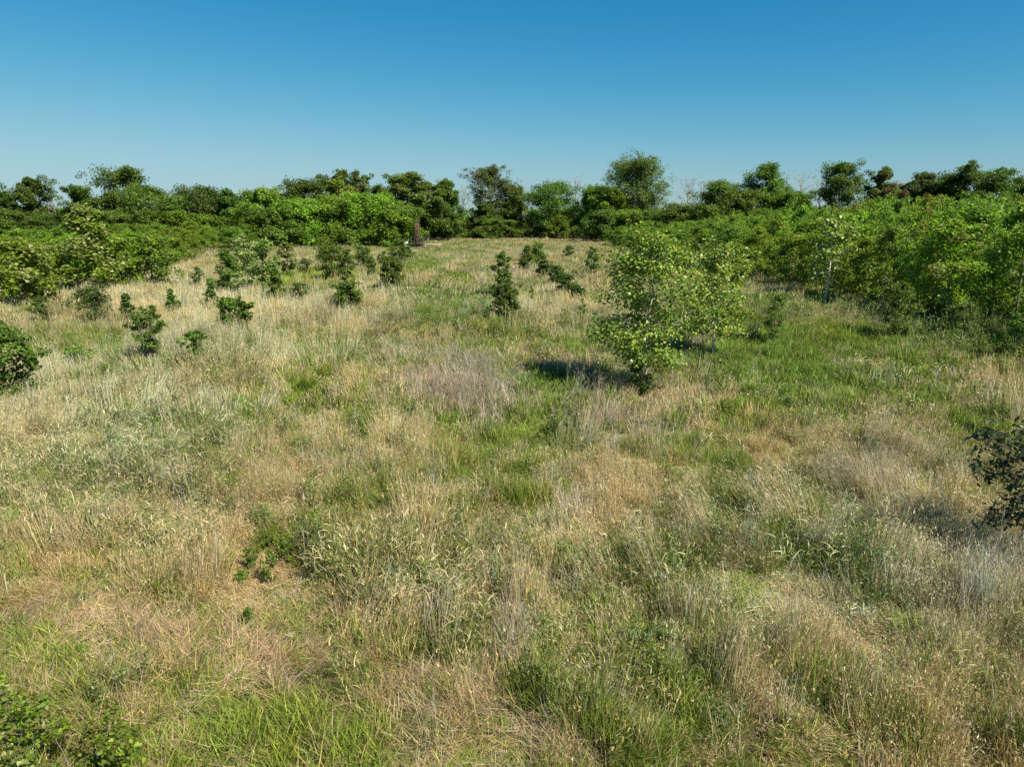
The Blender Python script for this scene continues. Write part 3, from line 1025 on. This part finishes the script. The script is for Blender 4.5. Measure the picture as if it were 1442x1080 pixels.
# ---- plantation trees
protoP = []
for j in range(6):
    pal = [('bright', 'mid'), ('mid', 'bright'), ('bright', 'olive'), ('mid',), ('bright',), ('bright', 'yellow')][j]
    T, C = grow(seed=1800 + j, H=5.0, R=1.95, base=.07, style='oval' if j % 2 else 'bush', nb=24, twigs=10, leaves=26, leaf=.15, fr=(.3, 1.08), tl=(.06, .34), pal=pal,
                palw=(.75, .25) if len(pal) == 2 else None, trunk=.06, sig=.11, up=(.1, .95), shape='clump')
    protoP.append((T.mesh('trunk', True), C.mesh('crown')))


def plantation(spots, label_of, group):
    for k, (x, y, H, W) in enumerate(spots):
        W *= .88
        tm, cm = protoP[int(vnoise(x, y, 1.1, 91) * 5.99)]
        r = empty('plantation_tree', (x, y, float(terrain(x, y))), label_of(k), 'tree', group, (k * 2.4) % 6.28, (W / 3.9, W / 3.9, H / 5.0))
        link('trunk', tm, M_BARK, r)
        link('crown', cm, M_LEAF, r)


prng = np.random.default_rng(5)
right, rlab = [], []
for row in range(13):
    x0 = 20.6 + row * 3.3
    n = 0
    y = 22.0 + (row % 2) * 1.5
    while y < 128:
        x = x0 + prng.normal(0, .45) - (max(0, y - 60) * .05)
        yy = y + prng.normal(0, .4)
        y += 3.3 + max(0, y - 45) * .035
        if x > .80 * yy + 4:
            continue
        H = prng.uniform(4.2, 5.7) * (1 - .28 * sstep(60, 110, yy)) * (1.0 + .05 * min(row, 5)) * (.86 if row == 0 else 1)
        right.append((x, yy, float(H), prng.uniform(3.3, 4.6)))
        rlab.append('leafy young tree, %s row of the right plantation, %s from near end' %
                    ('front' if row == 0 else ORD[row], ORD[n]))
        n += 1
plantation(right, lambda k: rlab[k], 'young trees of the right hand plantation')
left, llab = [], []
for row in range(8):
    x0 = -34.5 - row * 3.6
    n = 0
    y = 49.0 + (row % 2) * 1.6
    while y < 118:
        x = x0 + prng.normal(0, .5) - max(0, y - 58) * .12
        yy = y + prng.normal(0, .5)
        y += 3.7 + max(0, y - 50) * .05
        if x < -.78 * yy - 3:
            continue
        if prng.uniform() < .28:
            continue
        left.append((x, yy, float(prng.uniform(2.8, 4.6)) * (1 if yy < 70 else .9), prng.uniform(3.0, 4.8)))
        llab.append('leafy young tree, %s row of the left plantation, %s from near end' % ('front' if row == 0 else ORD[row], ORD[n]))
        n += 1
plantation(left, lambda k: llab[k], 'young trees of the left hand plantation')


# ---- single young trees and shrubs standing in the grass
def shrub(u, vb, vt, wpx, lab, style='oval', pal=('dark', 'mid'), name='shrub', cat='shrub', leaf=.11, shape='rhomb', dens=1.0, group=None, mat=None, **kw):
    x, y, z = ground_px(u, vb)
    if vb < 600:                      # the visible foot is where the grass hides it
        f = 1 - .30 / (CAMH - z)
        x, y = x * f, y * f
        z = float(terrain(x, y))
    _, _, dep = project(x, y, z)
    H = at_dist(u, vt, y)[2] - z
    R = wpx / F * float(dep) / 2
    p = dict(seed=int(2000 + u * 7 + vb), H=max(.2, H), R=R * .96, base=.08, style=style, nb=int(32 * dens ** .5), twigs=8, leaves=int(14 * dens), leaf=leaf, tl=(.05, .3),
             pal=pal, trunk=.03 + .006 * H, shape=shape, sig=.13, up=(.1, .9))
    p.update(kw)
    return plant(name, lab, cat, (x, y, z), group, mat, stem='stem' if cat != 'tree' else 'trunk', crown='foliage' if cat != 'tree' else 'crown', **p)


# left side
shrub(30, 428, 338, 100, 'broad leafy bush with pale glinting leaves at the left edge', 'bush', ('bright', 'silver'), leaf=.20, dens=1.4, shape='delta')
shrub(128, 408, 290, 90, 'tall young poplar with a pointed leafy top in front of the left plantation', 'cone', ('bright', 'silver'), 'poplar_sapling', 'tree', leaf=.18, shape='delta', dens=1.5, base=.12)
shrub(168, 404, 335, 70, 'round leafy bush touching the right side of the pointed young poplar', 'bush', ('mid', 'bright'), leaf=.17, dens=1.3, shape='delta')
shrub(215, 402, 328, 70, 'leafy bush at the right end of the left bushes, beside the pale slope', 'bush', ('bright', 'olive'), leaf=.17, dens=1.3, shape='delta')
shrub(82, 405, 345, 60, 'pale green bush between the left edge bush and the pointed poplar', 'bush', ('bright', 'silver'), leaf=.17, shape='delta')
shrub(133, 455, 402, 56, 'dark thin shrub standing in straw grass below the pointed poplar', 'oval', ('slate', 'dark'), leaf=.12)
shrub(180, 452, 414, 24, 'narrow dark shrub right of the thin shrub below the poplar', 'cone', ('dark', 'slate'), leaf=.10, dens=.8)
shrub(208, 502, 432, 52, 'dark flat layered shrub with bare stems on the left bank', 'oval', ('dark', 'mid'), leaf=.15, shape='long', flat=.45, base=.3, dens=.8, nstem=3)
shrub(268, 512, 465, 52, 'sparse weed tree with flat drooping fronds right of the layered shrub', 'vase', ('mid', 'slate'), leaf=.18, shape='long', flat=.75, base=.55, dens=.4, nstem=2)
shrub(112, 515, 490, 44, 'low bright green bush in a green hollow on the left', 'bush', ('bright', 'olive'), leaf=.10, dens=.8)
shrub(14, 556, 458, 96, 'dense dark bush cut by the left edge of the photo', 'oval', ('dark', 'mid'), leaf=.10, dens=1.7, base=.03, gap=.1, sig=.11)
shrub(325, 415, 352, 38, 'dark pointed shrub in front of the pale bushes left of centre', 'cone', ('dark', 'mid'), leaf=.13, dens=1.1)
shrub(277, 402, 376, 20, 'small dark shrub alone on the pale straw slope', 'oval', ('slate', 'dark'), leaf=.12, dens=.7)
shrub(322, 466, 418, 42, 'dark bush with a side arm reaching right, on the left bank', 'oval', ('dark', 'mid'), leaf=.13, dens=1.1)
shrub(347, 468, 424, 26, 'thin flat topped stem beside the dark bush on the left bank', 'vase', ('mid', 'dark'), leaf=.16, shape='long', flat=.6, base=.5, dens=.45)
shrub(372, 406, 335, 56, 'pale loose bush left of the yellow grass patch', 'bush', ('silver', 'mid'), leaf=.16, shape='delta', dens=.9)
shrub(345, 392, 330, 48, 'pale loose bush behind the dark pointed shrub left of centre', 'bush', ('silver', 'olive'), leaf=.16, shape='delta', dens=.9)
shrub(405, 390, 340, 32, 'thin pale bush left of the small dark shrub before the thicket', 'oval', ('silver', 'mid'), leaf=.16, shape='delta', dens=.7)
shrub(430, 386, 364, 20, 'small dark shrub before the thicket, above the yellow grass patch', 'oval', ('dark', 'slate'), leaf=.13, dens=.7)
shrub(423, 428, 398, 30, 'small round dark shrub below the yellow grass patch', 'round', ('dark', 'slate'), leaf=.10, dens=1.0, shape='long')
shrub(470, 392, 345, 48, 'wide dark bush behind the tall columnar shrub', 'oval', ('dark', 'mid'), leaf=.16, dens=1.3)
shrub(491, 438, 396, 40, 'dark leafy shrub at the foot of the field bank, left of centre', 'oval', ('dark', 'mid'), leaf=.12, dens=1.3)
shrub(489, 405, 352, 24, 'upright dark shrub just behind the dark leafy shrub left of centre', 'oval', ('dark', 'mid'), leaf=.13, dens=.9)
shrub(512, 375, 345, 34, 'low spreading shrub in front of the thicket', 'bush', ('mid', 'dark'), leaf=.18, dens=.8)
shrub(524, 386, 362, 16, 'small upright shrub between the two big dark shrubs', 'oval', ('slate', 'mid'), leaf=.13, dens=.6)
shrub(540, 372, 354, 18, 'small pale shrub up the slope beside the small upright one', 'oval', ('silver', 'slate'), leaf=.15, dens=.6)
shrub(554, 404, 362, 34, 'compact round dark shrub left of the bright green strip', 'round', ('dark', 'mid'), leaf=.13, dens=1.3)
shrub(562, 368, 336, 30, 'green bush just behind the compact round dark shrub', 'oval', ('mid', 'dark'), leaf=.17, dens=.9)
shrub(576, 362, 342, 16, 'thin green shrub below the rusty tower', 'oval', ('mid', 'dark'), leaf=.16, dens=.6)
shrub(245, 445, 408, 22, 'small feathery sapling in pale grass above the layered shrub', 'cone', ('mid', 'dark'), leaf=.11, dens=.7)
shrub(298, 430, 392, 20, 'small feathery sapling left of the dark pointed shrub', 'cone', ('mid', 'slate'), leaf=.11, dens=.7)
shrub(390, 425, 378, 26, 'feathery sapling between the pale loose bush and the yellow grass', 'cone', ('mid', 'dark'), leaf=.12, dens=.8)
shrub(455, 372, 345, 20, 'thin sapling behind the wide dark bush by the thicket', 'cone', ('mid', 'dark'), leaf=.15, dens=.7)
shrub(60, 455, 418, 30, 'loose grey green sapling at the foot of the left edge bush', 'oval', ('slate', 'mid'), leaf=.12, dens=.6)
# centre
shrub(712, 448, 400, 40, 'dark leafy oak sapling in the centre of the field, nearer one of a pair', 'oval', ('dark', 'slate'), 'oak_sapling', 'tree', leaf=.12, dens=1.4)
shrub(708, 415, 356, 30, 'dark leafy oak sapling in the centre of the field, farther one of a pair', 'oval', ('slate', 'mid'), 'oak_sapling', 'tree', leaf=.13, dens=1.1)
shrub(742, 372, 346, 22, 'low dark bush at the left of the far bush group right of the saplings', 'bush', ('dark', 'mid'), leaf=.16, dens=.8)
shrub(760, 370, 342, 26, 'lighter green bush at the top of the dark bush chain', 'bush', ('mid', 'dark'), leaf=.16, dens=.9)
for j, (u, vb, vt, w, lb) in enumerate([(738, 380, 364, 14, 'topmost left dark bush of the sloping bush chain'), (766, 388, 366, 24, 'upper dark bush of the sloping bush chain'),
                                        (782, 400, 374, 26, 'middle dark bush of the sloping bush chain'), (798, 412, 384, 30, 'largest dark bush of the sloping bush chain'),
                                        (814, 420, 402, 22, 'lowest dark bush of the sloping bush chain')]):
    shrub(u, vb, vt, w, lb, 'bush', ('dark', 'slate'), leaf=.13, dens=1.0, group='dark bushes in a sloping chain')
shrub(800, 362, 346, 16, 'small dark bush on the tan rise near the right plantation', 'bush', ('dark', 'slate'), leaf=.16, dens=.6)
shrub(832, 385, 348, 26, 'thin grey green bush at the corner of the right plantation', 'oval', ('slate', 'mid'), leaf=.15, dens=.7)
# cottonwoods
shrub(905, 538, 326, 156, 'large leafy cottonwood sapling with yellowing leaves right of centre', 'round', ('cotton',), 'cottonwood_sapling', 'tree', leaf=.084, shape='delta', mat=M_GLOSSY,
      nb=60, twigs=12, leaves=17, base=.20, trunk=.05, sig=.11, up=(.0, .75), bark=(.34, .31, .27), branch_vis=.7)
shrub(1005, 492, 343, 104, 'smaller cottonwood sapling behind the large one, pale bare lower trunk', 'round', ('cotton',), 'cottonwood_sapling', 'tree', leaf=.084, shape='delta', mat=M_GLOSSY,
      nb=54, twigs=11, leaves=16, base=.22, trunk=.045, sig=.11, up=(.0, .75), bark=(.45, .42, .36), branch_vis=.7)
shrub(900, 543, 502, 34, 'low dark leafy shrub at the foot of the large cottonwood sapling', 'bush', ('dark', 'slate'), leaf=.07, dens=.8)
shrub(1165, 424, 300, 60, 'slender pale young poplar with white trunk in front of the right plantation', 'oval', ('silver', 'bright'), 'poplar_sapling', 'tree', leaf=.15, shape='delta', mat=M_GLOSSY,
      base=.3, nb=30, twigs=7, leaves=8, sig=.12, trunk=.06, bark=(.55, .52, .47), branch_vis=.7)
shrub(1090, 476, 415, 34, 'small dark upright shrub right of the cottonwood saplings', 'oval', ('dark', 'mid'), leaf=.08, dens=.8)
shrub(1266, 472, 400, 48, 'small leafy bush in front of the right plantation', 'oval', ('mid', 'dark'), leaf=.10, dens=1.1, shape='long')
shrub(1352, 470, 425, 46, 'low weedy bush at the plantation edge right of the small leafy bush', 'bush', ('mid', 'slate'), leaf=.10, shape='long', dens=.8)
shrub(1430, 500, 440, 60, 'weedy bush at the right edge under the plantation', 'bush', ('slate', 'mid'), leaf=.10, shape='long', dens=1.0)
shrub(548, 470, 438, 66, 'brown dead shrub of thin twigs in the dry grass', 'bush', ('brown',), leaf=.05, dens=.8, shape='long', bark=(.16, .11, .08))
# near right dark tree
shrub(1440, 806, 596, 168, 'dark glossy leaved young tree cut by the right edge of the photo', 'round', ('ink',), 'dogwood_sapling', 'tree', leaf=.105, shape='long', mat=M_GLOSSY,
      nb=30, twigs=9, leaves=9, base=.32, trunk=.022, sig=.11, up=(.1, .9), flat=.15, bark=(.22, .16, .11))
# near left corner plant
shrub(0, 1110, 985, 200, 'broad leaved bush with tan and green leaves in the near left corner', 'vase', ('bright', 'silver', 'yellow', 'mid'), palw=(.3, .3, .2, .2), trunk=.014, leaf=.045, shape='delta',
      nb=40, twigs=9, leaves=11, base=.05, sig=.10, nstem=4, gap=.12)
shrub(125, 1125, 1035, 150, 'lower leafy bush right of the corner bush, at the bottom edge', 'vase', ('bright', 'mid', 'yellow'), palw=(.5, .3, .2), trunk=.012, leaf=.042, shape='delta',
      nb=28, twigs=8, leaves=9, base=.05, sig=.11, nstem=4, gap=.15)
# weeds
WEEDS = [(503, 624, 584, 28, 'small dark weed alone in the tan grass left of centre', ('dark', 'mid')),
         (516, 624, 604, 16, 'low light green weed touching the small dark weed', ('bright',)),
         (376, 822, 782, 26, 'bright green leafy weed standing tallest in the dry grass on the left', ('mid', 'bright')),
         (383, 772, 750, 34, 'green weed above the tallest one in the dry grass on the left', ('mid', 'bright')),
         (406, 790, 757, 22, 'green weed at the right of the left hand weed group', ('mid', 'bright')),
         (355, 800, 776, 24, 'green weed left of the tallest one in the left hand group', ('mid',)),
         (342, 822, 804, 16, 'lowest small weed of the left hand group', ('bright', 'mid')),
         (925, 922, 890, 44, 'low broad dark green weed in the near grass right of centre', ('mid', 'dark')),
         (1316, 760, 722, 30, 'dark weed clump left of the dark glossy young tree', ('dark',)),
         (1226, 645, 618, 30, 'dark stalky weed in the tan grass on the right', ('dark', 'slate')),
         (352, 885, 862, 22, 'dark green weed at the edge of the cut strip on the left', ('mid', 'dark')),
         (1180, 680, 650, 22, 'dark weed in a hollow of the tan grass on the right', ('dark', 'slate')),
         (820, 445, 425, 14, 'thin green weed left of the large cottonwood', ('mid',)),
         (750, 418, 408, 8, 'tiny green weed right of the nearer oak sapling', ('mid',))]
for u, vb, vt, w, lab, pal in WEEDS:
    shrub(u, vb + 4, vt - 4, w * 1.1, lab, 'oval', pal, 'weed', 'weed', leaf=.042 if vb > 500 else .08, shape='long', nb=14, twigs=6, leaves=10, base=.15, trunk=.008, nstem=2)

# ------------------------------------------------------------------ rusty well tower, tank and pipe by the tree line
RUST = (.11, .055, .042)
bx, by, bz = ground_px(588, 348)
tower = empty('well_tower', (bx, by, bz), 'rusty narrow four legged well tower with dark machinery at its base, before the tree line', 'tower')
H = 4.1


def leg_pt(sx, sy, z):
    w = .46 - .30 * z / H
    return (sx * w, sy * w, z)


for sx, sy in ((-1, -1), (1, -1), (1, 1), (-1, 1)):
    a = Acc()
    tube(a, [leg_pt(sx, sy, -.1), leg_pt(sx, sy, H * .5), leg_pt(sx, sy, H)], .06, 6, RUST)
    link('leg', a.mesh('leg', True), M_METAL, tower)
a = Acc()
for z in (1.1, 2.0, 2.8, 3.5, 4.05):
    c4 = [leg_pt(*s, z) for s in ((-1, -1), (1, -1), (1, 1), (-1, 1))]
    for p in range(4):
        tube(a, [c4[p], c4[(p + 1) % 4]], .035, 5, RUST)
for z0, z1 in ((1.1, 2.0), (2.0, 2.8), (2.8, 3.5)):
    for s, t in (((-1, -1), (1, -1)), ((1, -1), (1, 1)), ((1, 1), (-1, 1)), ((-1, 1), (-1, -1))):
        tube(a, [leg_pt(*s, z0), leg_pt(*t, z1)], .025, 5, RUST)
link('bracing', a.mesh('bracing', True), M_METAL, tower)
a = Acc()
tube(a, [(0, 0, .3), (0, 0, 2.4), (0, 0, 3.9)], [.22, .20, .17], 10, (.17, .085, .06))
link('riser_pipe', a.mesh('riser_pipe', True), M_METAL, tower)
a = Acc()
box(a, (0, 0, H + .08), (.55, .55, .14), (.14, .07, .06))
tube(a, [(0, 0, H + .15), (0, 0, H + .5)], [.16, .05], 8, (.16, .08, .06))
link('cap', a.mesh('cap'), M_METAL, tower)
DK = (.05, .045, .045)
a = Acc()
for sx in (-.95, 0, .95):
    for sy in (-.8, .8):
        tube(a, [(sx, sy, -.1), (sx, sy, 1.6)], .07, 6, DK)
for z in (.8, 1.56):
    for sy in (-.8, .8):
        tube(a, [(-1.0, sy, z), (1.0, sy, z)], .045, 6, DK)
    for sx in (-.95, .95):
        tube(a, [(sx, -.8, z), (sx, .8, z)], .045, 6, DK)
link('guard_rail', a.mesh('guard_rail', True), M_METAL, tower)
a = Acc()
box(a, (-.35, -.35, .35), (.8, .6, .7), DK)
box(a, (.5, .2, .28), (.55, .8, .56), (.09, .07, .06))
tube(a, [(-.8, -.5, .55), (.8, -.5, .55)], .12, 8, (.11, .06, .05))
link('pump', a.mesh('pump'), M_METAL, tower)

tx, ty, tz = ground_px(572, 350)
tank = empty('water_tank', (tx, ty, tz - .1), 'small white tank left of the rusty tower', 'tank')
a = Acc()
zs = [-.05, 0.05, .15, .95, 1.1, 1.18]
tube(a, [(0, 0, z) for z in zs], [.32, .35, .36, .36, .29, .12], 16, (.6, .6, .58))
link('body', a.mesh('body', True), M_METAL, tank)
a = Acc()
tube(a, [(0, 0, 1.18), (0, 0, 1.27)], .14, 12, (.25, .25, .25))
link('lid', a.mesh('lid'), M_METAL, tank)
qx, qy, qz = ground_px(609, 349)
a = Acc()
tube(a, [(-1.6, 0, .5), (-.5, .05, .52), (1.5, .02, .5)], .10, 10, (.40, .34, .25))
for sx in (-1.2, 1.1):
    box(a, (sx, 0, .18), (.2, .5, .46), (.3, .25, .2))
link('pipe', a.mesh('pipe', True), M_METAL, None, label='pale pipe lying on low blocks right of the rusty tower', category='pipe').location = (qx, qy, qz)

# ------------------------------------------------------------------ far wood on the horizon
a = Acc()
wr = np.random.default_rng(3)
keep, rng = rng, wr
n = 420
ang = wr.uniform(-.85, .85, n)
dist = wr.uniform(560, 760, n)
hh = wr.uniform(9, 15, n)
cx, cy = np.sin(ang) * dist, np.cos(ang) * dist
m = 70
P = np.repeat(np.stack([cx, cy, hh * .55], 1), m, 0)
o = unit(wr.normal(0, 1, (n * m, 3))) * wr.uniform(.5, 1, (n * m, 1))
P = P + o * np.repeat(np.stack([hh * .45, hh * .45, hh * .5], 1), m, 0)
cc = np.repeat(np.array(PAL['dark'])[wr.integers(0, 4, n)] * wr.uniform(.8, 1.3, (n, 1)), m, 0)
leaf_mesh(a, P, o + [0, 0, .4] + wr.normal(0, .4, (n * m, 3)), wr.uniform(1.6, 3.0, n * m), cc, 'clump')
rng = keep
link('distant_wood', a.mesh('distant_wood'), M_LEAF, kind='stuff', label='dark line of far woods on the horizon behind the trees', category='woods')

# ------------------------------------------------------------------ light
AZ, EL = 41 * D2R, 48 * D2R          # sun stands to the right and a little behind the camera
to_sun = Vector((math.cos(AZ) * math.cos(EL), -math.sin(AZ) * math.cos(EL), math.sin(EL)))
sun = bpy.data.lights.new('sun', 'SUN')
sun.energy = 5.0
sun.angle = .5 * D2R
sun.color = (1, .94, .84)
so = bpy.data.objects.new('sun', sun)
so.rotation_euler = to_sun.to_track_quat('Z', 'Y').to_euler()
COL.objects.link(so)
w = bpy.data.worlds.new('World')
scene.world = w
w.use_nodes = True
nt = w.node_tree
bg = nt.nodes['Background']
sky = nt.nodes.new('ShaderNodeTexSky')
sky.sky_type = 'NISHITA'
sky.sun_disc = False
sky.sun_elevation = EL
sky.sun_rotation = math.atan2(to_sun.x, to_sun.y)
sky.air_density = 1.0
sky.dust_density = .3
sky.ozone_density = 2.0
def vmath(op, src, vec):
    n = nt.nodes.new('ShaderNodeVectorMath')
    n.operation = op
    n.inputs[1].default_value = vec
    nt.links.new(src, n.inputs[0])
    return n.outputs[0]


k = .066 * 2 ** .8                   # a deep clear-sky blue: the sky's own gradient with more contrast
c = vmath('MULTIPLY', sky.outputs[0], (.47 * k, .82 * k, 1.03 * k))
e = 1 / (.10 * 2 ** .8)
sep, com = nt.nodes.new('ShaderNodeSeparateColor'), nt.nodes.new('ShaderNodeCombineColor')
nt.links.new(c, sep.inputs[0])


def math_(op, src, val):
    n = nt.nodes.new('ShaderNodeMath')
    n.operation = op
    n.inputs[1].default_value = val
    nt.links.new(src, n.inputs[0])
    return n.outputs[0]


for q, (cap, pw, sc) in enumerate(((.28, 2.71, 14.0), (.66, 1.2, 1.09), (.95, .74, .79))):
    h = math_('MAXIMUM', sep.outputs[q], .001)          # soft shoulder towards the bright horizon
    h = math_('POWER', math_('ADD', math_('POWER', h, -4), cap ** -4), -.25)
    nt.links.new(math_('MULTIPLY', math_('POWER', h, pw), sc * e), com.inputs[q])
nt.links.new(com.outputs[0], bg.inputs['Color'])
bg.inputs['Strength'].default_value = .10

scene.view_settings.view_transform = 'Standard'
scene.view_settings.look = 'None'
scene.view_settings.exposure = .85
scene.view_settings.gamma = 1
scene.cycles.max_bounces = 6
scene.cycles.transmission_bounces = 4
scene.cycles.use_denoising = False
